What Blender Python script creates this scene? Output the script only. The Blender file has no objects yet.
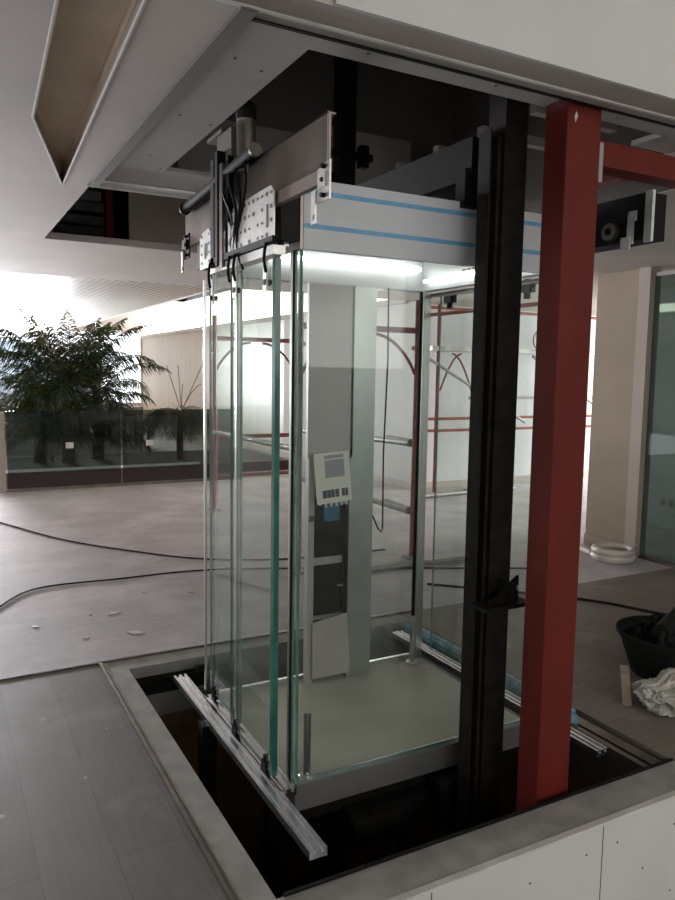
import bpy, math, random
from mathutils import Vector, Matrix
random.seed(7)
SC = bpy.context.scene
COL = SC.collection
PI = math.pi

# ------------------------------------------------------------------ materials
def new_mat(name):
    m = bpy.data.materials.new(name); m.use_nodes = True
    return m, m.node_tree.nodes, m.node_tree.links, m.node_tree.nodes['Principled BSDF']

def mat(name, col, rough=0.5, metal=0.0, var=0.12, scale=6.0, bump=0.0, bscale=60.0, stretch=(1, 1, 1), col2=None, detail=4, spec=0.5):
    """base colour broken up by noise (dirt, dust, wear)"""
    m, N, L, b = new_mat(name)
    tc = N.new('ShaderNodeTexCoord'); mp = N.new('ShaderNodeMapping'); mp.inputs['Scale'].default_value = stretch
    L.new(tc.outputs['Object'], mp.inputs['Vector'])
    nz = N.new('ShaderNodeTexNoise'); nz.inputs['Scale'].default_value = scale; nz.inputs['Detail'].default_value = detail
    L.new(mp.outputs['Vector'], nz.inputs['Vector'])
    r = N.new('ShaderNodeValToRGB')
    c2 = col2 or tuple(max(0, c * (1 - var * 2)) for c in col)
    r.color_ramp.elements[0].position = 0.32; r.color_ramp.elements[0].color = (*c2, 1)
    r.color_ramp.elements[1].position = 0.68; r.color_ramp.elements[1].color = (*col, 1)
    L.new(nz.outputs['Fac'], r.inputs['Fac']); L.new(r.outputs['Color'], b.inputs['Base Color'])
    b.inputs['Roughness'].default_value = rough; b.inputs['Metallic'].default_value = metal
    b.inputs['Specular IOR Level'].default_value = spec
    if bump:
        n2 = N.new('ShaderNodeTexNoise'); n2.inputs['Scale'].default_value = bscale
        L.new(mp.outputs['Vector'], n2.inputs['Vector'])
        bp = N.new('ShaderNodeBump'); bp.inputs['Strength'].default_value = bump
        L.new(n2.outputs['Fac'], bp.inputs['Height']); L.new(bp.outputs['Normal'], b.inputs['Normal'])
    return m

def emit(name, col, s):
    m, N, L, b = new_mat(name)
    b.inputs['Base Color'].default_value = (*col, 1)
    b.inputs['Emission Color'].default_value = (*col, 1); b.inputs['Emission Strength'].default_value = s
    return m

def glass(name, tint, refl=1.0, haze=0.0):
    m, N, L, b = new_mat(name)
    out = N['Material Output']; N.remove(b)
    tr = N.new('ShaderNodeBsdfTransparent'); tr.inputs['Color'].default_value = (*tint, 1)
    gl = N.new('ShaderNodeBsdfGlossy'); gl.inputs['Roughness'].default_value = 0.02
    fr = N.new('ShaderNodeFresnel'); ge = N.new('ShaderNodeNewGeometry')
    ior = N.new('ShaderNodeMapRange'); ior.inputs['To Min'].default_value = 1.45; ior.inputs['To Max'].default_value = 1 / 1.45
    L.new(ge.outputs['Backfacing'], ior.inputs['Value']); L.new(ior.outputs['Result'], fr.inputs['IOR'])   # thin pane: same reflectance from both faces
    mu = N.new('ShaderNodeMath'); mu.operation = 'MULTIPLY'; mu.inputs[1].default_value = refl
    L.new(fr.outputs['Fac'], mu.inputs[0])
    mx = N.new('ShaderNodeMixShader'); L.new(mu.outputs['Value'], mx.inputs['Fac'])
    L.new(tr.outputs['BSDF'], mx.inputs[1]); L.new(gl.outputs['BSDF'], mx.inputs[2])
    last = mx
    if haze:
        df = N.new('ShaderNodeBsdfDiffuse'); df.inputs['Color'].default_value = (.75, .78, .76, 1)
        nz = N.new('ShaderNodeTexNoise'); nz.inputs['Scale'].default_value = 2.2; nz.inputs['Detail'].default_value = 6
        tc = N.new('ShaderNodeTexCoord'); L.new(tc.outputs['Object'], nz.inputs['Vector'])
        m2 = N.new('ShaderNodeMath'); m2.operation = 'MULTIPLY'; m2.inputs[1].default_value = haze * 2
        L.new(nz.outputs['Fac'], m2.inputs[0])
        mh = N.new('ShaderNodeMixShader'); L.new(m2.outputs['Value'], mh.inputs['Fac'])
        L.new(mx.outputs['Shader'], mh.inputs[1]); L.new(df.outputs['BSDF'], mh.inputs[2]); last = mh
    L.new(last.outputs['Shader'], out.inputs['Surface'])
    return m

def plank_floor(name, ca, cb, dust, dust_amt, rough, pw, pl, rot=0):
    m, N, L, b = new_mat(name)
    tc = N.new('ShaderNodeTexCoord'); mp = N.new('ShaderNodeMapping'); mp.inputs['Rotation'].default_value = (0, 0, rot)
    L.new(tc.outputs['Object'], mp.inputs['Vector'])
    br = N.new('ShaderNodeTexBrick'); br.inputs['Scale'].default_value = 1
    br.inputs['Brick Width'].default_value = pl; br.inputs['Row Height'].default_value = pw
    br.inputs['Mortar Size'].default_value = 0.0025; br.inputs['Color1'].default_value = (*ca, 1); br.inputs['Color2'].default_value = (*cb, 1)
    br.inputs['Mortar'].default_value = (*[c * .78 for c in ca], 1)
    L.new(mp.outputs['Vector'], br.inputs['Vector'])
    gm = N.new('ShaderNodeMapping'); gm.inputs['Scale'].default_value = (1.2, 14, 1); L.new(mp.outputs['Vector'], gm.inputs['Vector'])
    g = N.new('ShaderNodeTexNoise'); g.inputs['Scale'].default_value = 3; g.inputs['Detail'].default_value = 6; L.new(gm.outputs['Vector'], g.inputs['Vector'])
    mx = N.new('ShaderNodeMix'); mx.data_type = 'RGBA'; mx.blend_type = 'MULTIPLY'; mx.inputs['Factor'].default_value = .35
    L.new(br.outputs['Color'], mx.inputs['A']); L.new(g.outputs['Fac'], mx.inputs['B'])
    d = N.new('ShaderNodeTexNoise'); d.inputs['Scale'].default_value = 1.6; d.inputs['Detail'].default_value = 8; d.inputs['Roughness'].default_value = .65
    L.new(tc.outputs['Object'], d.inputs['Vector'])
    rp = N.new('ShaderNodeValToRGB'); rp.color_ramp.elements[0].position = .62 - dust_amt * .5; rp.color_ramp.elements[1].position = .75
    L.new(d.outputs['Fac'], rp.inputs['Fac'])
    m2 = N.new('ShaderNodeMix'); m2.data_type = 'RGBA'; L.new(rp.outputs['Color'], m2.inputs['Factor'])
    m2.inputs['B'].default_value = (*dust, 1)
    L.new(mx.outputs['Result'], m2.inputs['A'])
    # white paint specks
    vo = N.new('ShaderNodeTexVoronoi'); vo.inputs['Scale'].default_value = 5.5; L.new(tc.outputs['Object'], vo.inputs['Vector'])
    sp = N.new('ShaderNodeMath'); sp.operation = 'LESS_THAN'; sp.inputs[1].default_value = .07; L.new(vo.outputs['Distance'], sp.inputs[0])
    sf = N.new('ShaderNodeMath'); sf.operation = 'MULTIPLY'; sf.inputs[1].default_value = .28; L.new(sp.outputs['Value'], sf.inputs[0])
    m3 = N.new('ShaderNodeMix'); m3.data_type = 'RGBA'; L.new(sf.outputs['Value'], m3.inputs['Factor'])
    L.new(m2.outputs['Result'], m3.inputs['A']); m3.inputs['B'].default_value = (.7, .7, .7, 1)
    L.new(m3.outputs['Result'], b.inputs['Base Color'])
    b.inputs['Specular IOR Level'].default_value = .25
    rr = N.new('ShaderNodeMapRange'); rr.inputs['To Min'].default_value = rough - .08; rr.inputs['To Max'].default_value = rough + .15
    L.new(d.outputs['Fac'], rr.inputs['Value']); L.new(rr.outputs['Result'], b.inputs['Roughness'])
    return m

def perforated(name, col, hole, pitch):
    m, N, L, b = new_mat(name)
    tc = N.new('ShaderNodeTexCoord'); mp = N.new('ShaderNodeMapping'); mp.inputs['Rotation'].default_value = (0, 0, PI / 4)
    mp.inputs['Scale'].default_value = (1 / pitch,) * 3
    L.new(tc.outputs['Object'], mp.inputs['Vector'])
    fr = N.new('ShaderNodeVectorMath'); fr.operation = 'FRACTION'; L.new(mp.outputs['Vector'], fr.inputs[0])
    sx = N.new('ShaderNodeSeparateXYZ'); L.new(fr.outputs['Vector'], sx.inputs['Vector'])
    gs = []
    for a in 'XY':
        g = N.new('ShaderNodeMath'); g.operation = 'GREATER_THAN'; g.inputs[1].default_value = .38; L.new(sx.outputs[a], g.inputs[0]); gs.append(g)
    mu = N.new('ShaderNodeMath'); mu.operation = 'MULTIPLY'
    L.new(gs[0].outputs[0], mu.inputs[0]); L.new(gs[1].outputs[0], mu.inputs[1])
    mx = N.new('ShaderNodeMix'); mx.data_type = 'RGBA'; L.new(mu.outputs[0], mx.inputs['Factor'])
    mx.inputs['A'].default_value = (*col, 1); mx.inputs['B'].default_value = (*hole, 1)
    L.new(mx.outputs['Result'], b.inputs['Base Color']); b.inputs['Roughness'].default_value = .5
    return m

def wood_panel(name, ca, cb, w):
    m, N, L, b = new_mat(name)
    tc = N.new('ShaderNodeTexCoord'); mp = N.new('ShaderNodeMapping'); mp.inputs['Rotation'].default_value = (0, PI / 2, 0)
    L.new(tc.outputs['Object'], mp.inputs['Vector'])
    br = N.new('ShaderNodeTexBrick'); br.inputs['Scale'].default_value = 1; br.inputs['Brick Width'].default_value = 9; br.inputs['Row Height'].default_value = w
    br.inputs['Mortar Size'].default_value = .01; br.inputs['Color1'].default_value = (*ca, 1); br.inputs['Color2'].default_value = (*cb, 1)
    br.inputs['Mortar'].default_value = (*[c * .7 for c in cb], 1)
    L.new(mp.outputs['Vector'], br.inputs['Vector']); L.new(br.outputs['Color'], b.inputs['Base Color'])
    b.inputs['Roughness'].default_value = .45
    return m

M = {}
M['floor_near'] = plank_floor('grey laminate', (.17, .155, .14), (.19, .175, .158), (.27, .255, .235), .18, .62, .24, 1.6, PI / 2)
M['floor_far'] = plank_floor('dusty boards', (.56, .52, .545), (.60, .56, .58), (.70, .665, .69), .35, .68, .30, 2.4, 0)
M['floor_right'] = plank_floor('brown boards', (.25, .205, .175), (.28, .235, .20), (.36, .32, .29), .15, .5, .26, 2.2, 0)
M['plaster'] = mat('ceiling board', (.53, .475, .42), .85, var=.09, scale=1.3, detail=7)
M['board_grey'] = mat('grey plasterboard', (.42, .40, .37), .9, var=.05, scale=3)
M['board_white'] = mat('white board face', (.66, .65, .63), .8, var=.04, scale=2)
M['lit_board'] = mat('warm lit board', (.84, .70, .55), .8, var=.08, scale=4)  # recess board coloured lighter and warmer to look lit
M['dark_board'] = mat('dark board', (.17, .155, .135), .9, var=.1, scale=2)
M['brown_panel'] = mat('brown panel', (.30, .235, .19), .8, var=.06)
M['concrete'] = mat('cement band', (.38, .365, .34), .75, var=.15, scale=9, bump=.15)
M['pit'] = mat('pit boards', (.30, .16, .08), .8, var=.3, scale=3)
M['black'] = mat('black steel', (.014, .013, .012), .65, metal=0, spec=.12, var=.2, scale=20)
M['black_brown'] = mat('oiled rail steel', (.024, .019, .015), .6, metal=0, spec=.15, var=.25, scale=18)
M['rubber'] = mat('black rubber', (.020, .020, .020), .7, var=.2, scale=30, spec=.12)
M['red'] = mat('red lead primer', (.15, .016, .010), .55, var=.14, scale=7, stretch=(1, 1, .35), spec=.2)
M['red_dull'] = mat('worn red tube', (.33, .075, .05), .6, var=.2, scale=12)
M['galv'] = mat('galvanised tube', (.42, .40, .38), .5, metal=.5, var=.2, scale=14)
M['steel'] = mat('brushed stainless', (.60, .60, .58), .28, metal=1, var=.05, scale=20, stretch=(1, 1, .1))
M['steel_dark'] = mat('worn header steel', (.30, .26, .22), .34, metal=.9, var=.2, scale=7)
M['zinc'] = mat('zinc plate', (.72, .71, .68), .4, metal=.75, var=.08, scale=24)
M['alu'] = mat('aluminium', (.82, .83, .88), .24, metal=1, var=.05, scale=30)
M['skirt'] = mat('steel skirt', (.24, .24, .235), .35, metal=.4, var=.12, scale=5)
M['film_white'] = mat('film covered panel', (.56, .58, .60), .35, var=.03, scale=3)
M['film_blue'] = mat('blue film stripe', (.15, .40, .62), .4, var=.1, scale=20)
M['blue_wrap'] = mat('blue wrapped profile', (.10, .24, .32), .25, var=.45, scale=22, col2=(.30, .42, .48))
M['car_floor'] = mat('dusty car floor', (.62, .60, .50), .55, var=.10, scale=3.2, detail=8)
M['taupe'] = mat('stainless in reflected tone', (.48, .43, .41), .4, metal=.1, var=.05)  # stainless covers; the taupe they reflect is put into the base colour
M['green_steel'] = mat('greenish steel', (.44, .47, .44), .3, metal=.85, var=.08, scale=6)
M['cream'] = mat('cream plate', (.82, .78, .68), .5, var=.03)
M['grey_display'] = mat('grey display', (.33, .32, .33), .2, var=.03)
M['ink'] = mat('dark print', (.06, .06, .06), .6)
M['blue_screen'] = mat('blue label', (.03, .18, .30), .3, var=.2, scale=40)
M['glass'] = glass('clear glass', (.94, .97, .955), 1.0, .006)
M['glass_milky'] = glass('milky door glass', (.93, .97, .95), 1.0, .012)  # milky diffuse mixed in to imitate daylight reflecting off the doors
M['glass_dark'] = glass('darkened balustrade glass', (.46, .50, .48), .8, .008)  # glass colour darkened to stand in for the dim atrium behind
M['glass_green'] = glass('green partition glass', (.48, .56, .52), 1.0, .02)
M['glass_edge'] = mat('green glass edge', (.03, .17, .13), .15, var=.2, scale=8)
M['glass_edge_lt'] = mat('pale green glass edge', (.22, .42, .36), .15, var=.2, scale=8)
M['led'] = emit('led tube', (1, .98, .93), 7)
M['cove'] = emit('cove light', (1, .93, .80), 3.0)
M['lamp'] = emit('strip lamp', (1, .94, .84), 1.0)
M['perf'] = perforated('perforated metal', (.62, .54, .43), (.10, .085, .07), .11)
M['wood'] = wood_panel('pale wood panels', (.40, .31, .225), (.37, .285, .205), .42)
M['wall_mauve'] = mat('pale mauve wall', (.58, .54, .53), .8, var=.05, scale=1.2)
M['wall_white'] = mat('white wall', (.72, .72, .74), .8, var=.06, scale=1.2)
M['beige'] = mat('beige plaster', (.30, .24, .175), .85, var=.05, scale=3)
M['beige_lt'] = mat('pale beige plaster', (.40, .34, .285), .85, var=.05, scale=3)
M['maroon'] = mat('maroon planter', (.085, .025, .022), .5, var=.2)
M['white_strip'] = mat('white strip', (.7, .68, .64), .5)
M['leaf_a'] = mat('palm leaf', (.11, .14, .035), .45, var=.35, scale=9)
M['leaf_b'] = mat('dark palm leaf', (.045, .068, .022), .5, var=.3, scale=9)
M['leaf_dry'] = mat('drying palm leaf', (.20, .15, .05), .6, var=.3, scale=9)
M['trunk'] = mat('palm trunk', (.16, .11, .07), .9, var=.4, scale=30, bump=.6)
M['canvas'] = mat('white sack', (.60, .58, .52), .75, var=.12, scale=12)
M['hose'] = mat('white hose', (.62, .57, .50), .5, var=.1)
M['window_frame'] = mat('pale window frame', (.6, .6, .6), .5)
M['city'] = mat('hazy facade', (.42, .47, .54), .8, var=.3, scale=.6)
M['soil'] = mat('soil', (.06, .045, .03), 1, var=.3, scale=20)

# ------------------------------------------------------------------ mesh helpers
class MB:
    def __init__(s): s.v = []; s.f = []; s.mi = []
    def quad(s, pts, m=0):
        i = len(s.v); s.v += [tuple(p) for p in pts]; s.f.append(tuple(range(i, i + len(pts)))); s.mi.append(m); return s
    def box(s, x0, x1, y0, y1, z0, z1, m=0, mf=None):
        i = len(s.v)
        s.v += [(x0, y0, z0), (x1, y0, z0), (x1, y1, z0), (x0, y1, z0), (x0, y0, z1), (x1, y0, z1), (x1, y1, z1), (x0, y1, z1)]
        fs = [(0, 3, 2, 1), (4, 5, 6, 7), (0, 1, 5, 4), (2, 3, 7, 6), (1, 2, 6, 5), (3, 0, 4, 7)]  # bottom top -Y +Y +X -X
        for k, q in enumerate(fs):
            s.f.append(tuple(i + a for a in q)); s.mi.append((mf or {}).get('bt-+XW'[k], m) if mf else m)
        return s
    def obox(s, c, ax, ay, az, m=0):
        """box about centre c with half axes"""
        c, ax, ay, az = map(Vector, (c, ax, ay, az)); i = len(s.v)
        for dz in (-1, 1):
            for dx, dy in ((-1, -1), (1, -1), (1, 1), (-1, 1)): s.v.append(tuple(c + ax * dx + ay * dy + az * dz))
        for q in [(0, 3, 2, 1), (4, 5, 6, 7), (0, 1, 5, 4), (2, 3, 7, 6), (1, 2, 6, 5), (3, 0, 4, 7)]:
            s.f.append(tuple(i + a for a in q)); s.mi.append(m)
        return s
    def bar(s, a, b, w, h, m=0, up=(0, 0, 1)):
        a, b = Vector(a), Vector(b); d = (b - a); l = d.length; d.normalize()
        u = Vector(up)
        if abs(d.dot(u)) > .99: u = Vector((1, 0, 0))
        sd = d.cross(u).normalized(); u2 = sd.cross(d)
        return s.obox((a + b) / 2, d * l / 2, sd * w / 2, u2 * h / 2, m)
    def tube(s, pts, r, n=10, m=0, cap=True):
        pts = [Vector(p) for p in pts]; rs = r if isinstance(r, (list, tuple)) else [r] * len(pts)
        base = len(s.v); up = None
        for k, p in enumerate(pts):
            d = (pts[min(k + 1, len(pts) - 1)] - pts[max(k - 1, 0)]).normalized()
            if up is None:
                up = Vector((0, 0, 1)) if abs(d.z) < .9 else Vector((1, 0, 0))
            sd = d.cross(up).normalized(); up = sd.cross(d).normalized()
            for j in range(n):
                a = 2 * PI * j / n; s.v.append(tuple(p + (sd * math.cos(a) + up * math.sin(a)) * rs[k]))
        for k in range(len(pts) - 1):
            for j in range(n):
                a = base + k * n + j; b = base + k * n + (j + 1) % n
                s.f.append((a, b, b + n, a + n)); s.mi.append(m)
        if cap:
            s.f.append(tuple(base + j for j in range(n))[::-1]); s.mi.append(m)
            e = base + (len(pts) - 1) * n; s.f.append(tuple(e + j for j in range(n))); s.mi.append(m)
        return s
    def lathe(s, prof, c=(0, 0, 0), n=28, m=0):
        base = len(s.v); c = Vector(c)
        for r, z in prof:
            for j in range(n):
                a = 2 * PI * j / n; s.v.append((c.x + r * math.cos(a), c.y + r * math.sin(a), c.z + z))
        for k in range(len(prof) - 1):
            for j in range(n):
                a = base + k * n + j; b = base + k * n + (j + 1) % n
                s.f.append((a, b, b + n, a + n)); s.mi.append(m)
        return s
    def prism(s, poly, ext, m=0):
        """polygon (3-D points, any plane) extruded along ext"""
        n = len(poly); i = len(s.v); ext = Vector(ext)
        s.v += [tuple(p) for p in poly] + [tuple(Vector(p) + ext) for p in poly]
        s.f.append(tuple(range(i, i + n))[::-1]); s.mi.append(m)
        s.f.append(tuple(range(i + n, i + 2 * n))); s.mi.append(m)
        for k in range(n):
            a, b = i + k, i + (k + 1) % n; s.f.append((a, b, b + n, a + n)); s.mi.append(m)
        return s
    def build(s, name, mats, parent=None, smooth=False, bevel=0):
        me = bpy.data.meshes.new(name); me.from_pydata(s.v, [], s.f)
        for m in (mats if isinstance(mats, (list, tuple)) else [mats]): me.materials.append(M[m])
        for p, k in zip(me.polygons, s.mi): p.material_index = k
        me.update()
        import bmesh
        bm = bmesh.new(); bm.from_mesh(me); bmesh.ops.recalc_face_normals(bm, faces=bm.faces); bm.to_mesh(me); bm.free()
        o = bpy.data.objects.new(name, me); COL.objects.link(o)
        if smooth:
            for p in me.polygons: p.use_smooth = True
            me.set_sharp_from_angle(angle=math.radians(40))
        if bevel:
            b = o.modifiers.new('bevel', 'BEVEL'); b.width = bevel; b.segments = 2; b.limit_method = 'ANGLE'
        if parent:
            o.parent = parent
            o.matrix_parent_inverse = parent.matrix_world.inverted() if False else Matrix.Translation(-parent.location)
        return o

def tag(o, label=None, cat=None, group=None, kind=None):
    if label: o['label'] = label
    if cat: o['category'] = cat
    if group: o['group'] = group
    if kind: o['kind'] = kind
    return o
def thing(name, label, cat, loc=(0, 0, 0), group=None):
    o = bpy.data.objects.new(name, None); COL.objects.link(o); o.location = loc; o.empty_display_size = .1
    return tag(o, label, cat, group)
def struct(o): o['kind'] = 'structure'; return o
def arc(fn, n, t0=0., t1=1.): return [fn(t0 + (t1 - t0) * k / n) for k in range(n + 1)]

# ------------------------------------------------------------------ camera
R = Matrix(((0.88002, 0.03617, -0.47355), (-0.47453, 0.09944, -0.87461), (0.01546, 0.99439, 0.10443)))
# orthonormalise
c2 = Vector((R[0][2], R[1][2], R[2][2])).normalized(); c1 = Vector((R[0][1], R[1][1], R[2][1])); c1 = (c1 - c2 * c1.dot(c2)).normalized(); c0 = c1.cross(c2)
cam = bpy.data.cameras.new('camera'); co = bpy.data.objects.new('camera', cam); COL.objects.link(co)
co.matrix_world = Matrix(((c0.x, c1.x, c2.x, 0), (c0.y, c1.y, c2.y, 0), (c0.z, c1.z, c2.z, 1.63), (0, 0, 0, 1)))
cam.sensor_fit = 'VERTICAL'; cam.sensor_height = 36; cam.lens = 743 / 900 * 36; cam.clip_start = .05; cam.clip_end = 300
SC.camera = co

# ------------------------------------------------------------------ setting
ZC = 2.58
# pit opening (clear): x .875..2.72, y 1.97..3.97
HX0, HX1, HY0, HY1 = .875, 2.72, 1.97, 3.97
b = MB()
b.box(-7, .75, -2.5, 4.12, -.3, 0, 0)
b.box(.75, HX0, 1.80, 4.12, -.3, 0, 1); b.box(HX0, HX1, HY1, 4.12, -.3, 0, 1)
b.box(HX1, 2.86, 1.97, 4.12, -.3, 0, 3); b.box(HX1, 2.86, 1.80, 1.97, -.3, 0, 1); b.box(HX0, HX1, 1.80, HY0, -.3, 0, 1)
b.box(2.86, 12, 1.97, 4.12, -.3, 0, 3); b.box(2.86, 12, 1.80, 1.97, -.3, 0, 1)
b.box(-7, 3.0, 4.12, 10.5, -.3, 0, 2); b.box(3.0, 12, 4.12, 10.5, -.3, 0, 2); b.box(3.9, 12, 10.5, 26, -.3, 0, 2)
struct(b.build('floor', ['floor_near', 'concrete', 'floor_far', 'floor_right']))
# near face of the slab, boarded, dropping into the stair void the photographer stands over
b = MB().box(.75, 7.2, 1.785, 1.80, -2.6, -.004, 0)
for x in (1.33, 2.10, 2.9): b.box(x, x + .003, 1.7835, 1.785, -2.6, -.012, 1)
for x, z in [(1.45, -.1), (1.45, -.4), (2.02, -.1), (2.02, -.35), (2.18, -.1), (2.18, -.38), (2.5, -.12), (2.5, -.4), (1.2, -.12), (1.75, -.12), (2.33, -.25)]:
    b.tube([(x, 1.7855, z), (x, 1.783, z)], .004, 8, 1)
struct(b.build('wall_stairwell', ['board_white', 'ink']))
b = MB().box(.9, 7.2, 1.780, 1.806, -.006, .004)
struct(b.build('trim_1', 'white_strip'))
b = MB().box(.9, 2.72, HY0 - .006, HY0 + .006, -.02, .008); struct(b.build('trim_2', 'black'))
b = MB().box(.742, .757, 1.8, 4.13, -.01, .009); b.box(.742, 2.9, 4.115, 4.13, -.01, .009)
b.box(.764, .772, 1.8, 4.10, -.01, .006)
struct(b.build('trim_3', 'steel_dark'))
# pit lining
b = MB()
b.box(HX0 - .02, HX0, HY0, HY1, -.32, -.3); b.box(HX0 - .03, HX0, HY0 - .03, HY1 + .03, -2.6, -.3, 1); b.box(HX1, HX1 + .03, HY0 - .03, HY1 + .03, -2.6, -.3, 1)
b.box(HX0, HX1, HY1, HY1 + .03, -2.6, -.3, 1); b.box(HX0, HX1, HY0 - .03, HY0, -2.6, -.3, 1)
b.box(HX0 - .03, HX1 + .03, HY0 - .03, HY1 + .03, -2.65, -2.6, 1)
struct(b.build('wall_pit', ['concrete', 'pit']))

# ceiling
b = MB()
zt = ZC + .05
# left field with the tapering recess cut out
RA, RB, RC, RD = (.30, 1.85), (.365, 3.15), (.625, 4.22), (.505, 1.85)
b.prism([(-7, 1.85, ZC), (RA[0], RA[1], ZC), (RB[0], RB[1], ZC), (RC[0], RC[1], ZC), (.75, 4.22, ZC), (.75, 6.0, ZC), (-7, 6.0, ZC)], (0, 0, .05))
b.prism([(RD[0], RD[1], ZC), (.75, 1.85, ZC), (.75, 4.22, ZC), (RC[0], RC[1], ZC)], (0, 0, .05))
b.box(-7, .75, -2.5, 1.85, ZC, zt); b.box(7.2, 12, 1.97, 6.0, ZC, zt)
b.box(.75, 7.2, 1.815, 1.93, ZC, zt)                                    # near strip
b.box(-7, 5.85, 6.0, 8.35, ZC, zt)
b.box(3.35, 7.2, 1.97, 6.0, ZC, zt); b.box(5.85, 12, 6.0, 8.6, ZC, zt)
b.box(2.85, 3.02, 1.97, 2.3, ZC, zt)
struct(b.build('ceiling', 'plaster'))
# recess inner faces
b = MB()
h = .09
def w(p, q): b.quad([(p[0], p[1], ZC + .001), (q[0], q[1], ZC + .001), (q[0], q[1], ZC + h), (p[0], p[1], ZC + h)], 0)
w(RA, RB); w(RB, RC); w(RC, RD)
b.quad([(RA[0], RA[1], ZC + h), (RB[0], RB[1], ZC + h), (RC[0], RC[1], ZC + h), (RD[0], RD[1], ZC + h)], 0)
struct(b.build('ceiling_recess', 'lit_board'))
b = MB()
b.tube([(*RA, ZC - .001), (*RB, ZC - .001)], .006, 6); b.tube([(*RB, ZC - .001), (*RC, ZC - .001)], .005, 6); b.tube([(*RD, ZC - .001), (*RC, ZC - .001)], .006, 6)
struct(b.build('trim_4', 'plaster'))
b = MB().box(-7, 3.0, 8.35, 22, ZC + .02, ZC + .05); struct(b.build('ceiling_grid', 'perf'))
b = MB().box(3.0, 5.95, 8.35, 24, 3.75, 3.8).box(2.98, 3.0, 8.35, 22, ZC, 3.8).box(3.0, 5.85, 8.33, 8.35, ZC, 3.8); struct(b.build('ceiling_cove', 'plaster'))
# near bulkhead rising above the strip
b = MB().box(.95, 7.2, 1.80, 1.815, ZC, 4.6); struct(b.build('wall_bulkhead', 'board_white'))
b = MB().box(-7, 7.2, -6, 1.80, 4.6, 4.65); struct(b.build('ceiling_upper', 'board_white'))
b = MB().box(-7, 7.2, -6.1, -6, -2.6, 4.65).box(7.2, 7.3, -6, 1.835, -2.6, 4.65).box(-7.1, -7, -6, 1.8, -2.6, 4.65).box(-7, 7.2, -6, 1.78, -2.65, -2.6).box(-7, .95, 1.8, 1.84, 2.63, 4.65); struct(b.build('wall_stair_block', 'board_white'))  # unseen stair enclosure, added to keep sky light off the white boards
b = MB().box(.6, 7.2, 1.922, 1.934, ZC - .006, ZC + .004); struct(b.build('trim_5', 'white_strip'))
# dark shadow line and rim rails of the opening
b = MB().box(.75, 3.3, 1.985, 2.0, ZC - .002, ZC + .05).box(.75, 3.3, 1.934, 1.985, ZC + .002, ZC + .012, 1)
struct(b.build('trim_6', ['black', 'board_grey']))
b = MB().box(.738, .785, 1.93, 4.12, ZC - .012, ZC + .05); struct(b.build('trim_7', 'dark_board'))
b = MB().box(.735, 1.5, 4.10, 4.14, ZC - .01, ZC + .02).box(.75, 1.5, 4.06, 4.10, ZC + .015, ZC + .05); struct(b.build('trim_8', 'steel'))
# plasterboard ring inside the opening
zr = 2.598
b = MB()
b.box(.785, 1.03, 2.0, 4.05, zr, zr + .02); b.box(1.03, 1.98, 2.0, 2.125, zr, zr + .02); b.box(2.163, 3.3, 2.0, 2.125, zr, zr + .02)
b.box(2.62, 2.85, 2.125, 2.28, zr, zr + .02); b.box(1.03, 1.30, 3.72, 4.05, zr, zr + .02)
for x, y in [(.86, 2.3), (.97, 2.35), (.86, 2.9), (1.0, 2.95), (.9, 3.5), (1.2, 2.06), (1.7, 2.06), (2.3, 2.07), (1.0, 3.7)]:
    b.tube([(x, y, zr - .001), (x, y, zr + .001)], .006, 8, 1)
struct(b.build('ceiling_soffit', ['board_grey', 'ink']))
# shaft head walls
b = MB()
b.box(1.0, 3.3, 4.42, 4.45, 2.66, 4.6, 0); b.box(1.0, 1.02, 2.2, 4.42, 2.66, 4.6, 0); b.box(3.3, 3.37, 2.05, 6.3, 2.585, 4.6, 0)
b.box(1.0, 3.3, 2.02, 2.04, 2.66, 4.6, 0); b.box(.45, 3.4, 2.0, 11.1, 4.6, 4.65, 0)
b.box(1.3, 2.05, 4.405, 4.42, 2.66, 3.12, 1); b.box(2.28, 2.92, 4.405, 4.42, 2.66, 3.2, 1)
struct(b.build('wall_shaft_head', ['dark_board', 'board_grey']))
b = MB().box(1.38, 3.3, 6.02, 6.04, ZC - .0, 4.6, 0).box(.5, .52, 4.1, 12, zt, 4.6, 1).box(.52, 3.3, 11, 11.02, zt, 4.6, 1).box(3.3, 3.32, 6.04, 11, zt, 4.6, 1)  # void walls coloured black to paint in the darkness of the gap
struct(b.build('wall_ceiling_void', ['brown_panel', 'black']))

# room walls
b = MB()
b.box(5.85, 5.95, 8.6, 13.0, 0, 2.66, 1); b.box(5.85, 5.95, 13.0, 24, 0, 2.66, 0)
b.box(5.80, 5.85, 8.8, 24, 2.60, 2.68, 2)
struct(b.build('wall_gallery', ['wood', 'wall_mauve', 'plaster']))
b = MB().box(5.86, 5.9, 8.8, 24, 2.70, 3.7); tag(b.build('cove_light', 'cove'), 'long glowing white cove strip above the pale wood panel wall', 'cove light')
b = MB().box(5.95, 12, 8.6, 8.7, 0, 2.6); struct(b.build('wall_back', 'wall_white'))
b = MB().box(5.95, 12, 8.585, 8.6, 0, .09).box(5.835, 5.85, 8.6, 24, 0, .09); struct(b.build('baseboard_back', 'plaster'))
b = MB().box(-7.1, -7, -2.5, 3.0, 0, ZC).box(-7.1, -7, 3, 24, 0, .5).box(-7.1, -7, 3, 24, 2.4, 3.8).box(-7.1, -7, 12.5, 24, .5, 2.4); struct(b.build('wall_left', 'wall_mauve'))
b = MB()
b.box(-7, 6, 24, 24.1, -1, .55).box(-7, 6, 24, 24.1, 2.75, 3.9).box(-7, -3.4, 24, 24.1, .55, 2.75); struct(b.build('wall_far', 'wall_mauve'))
b = MB()
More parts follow.
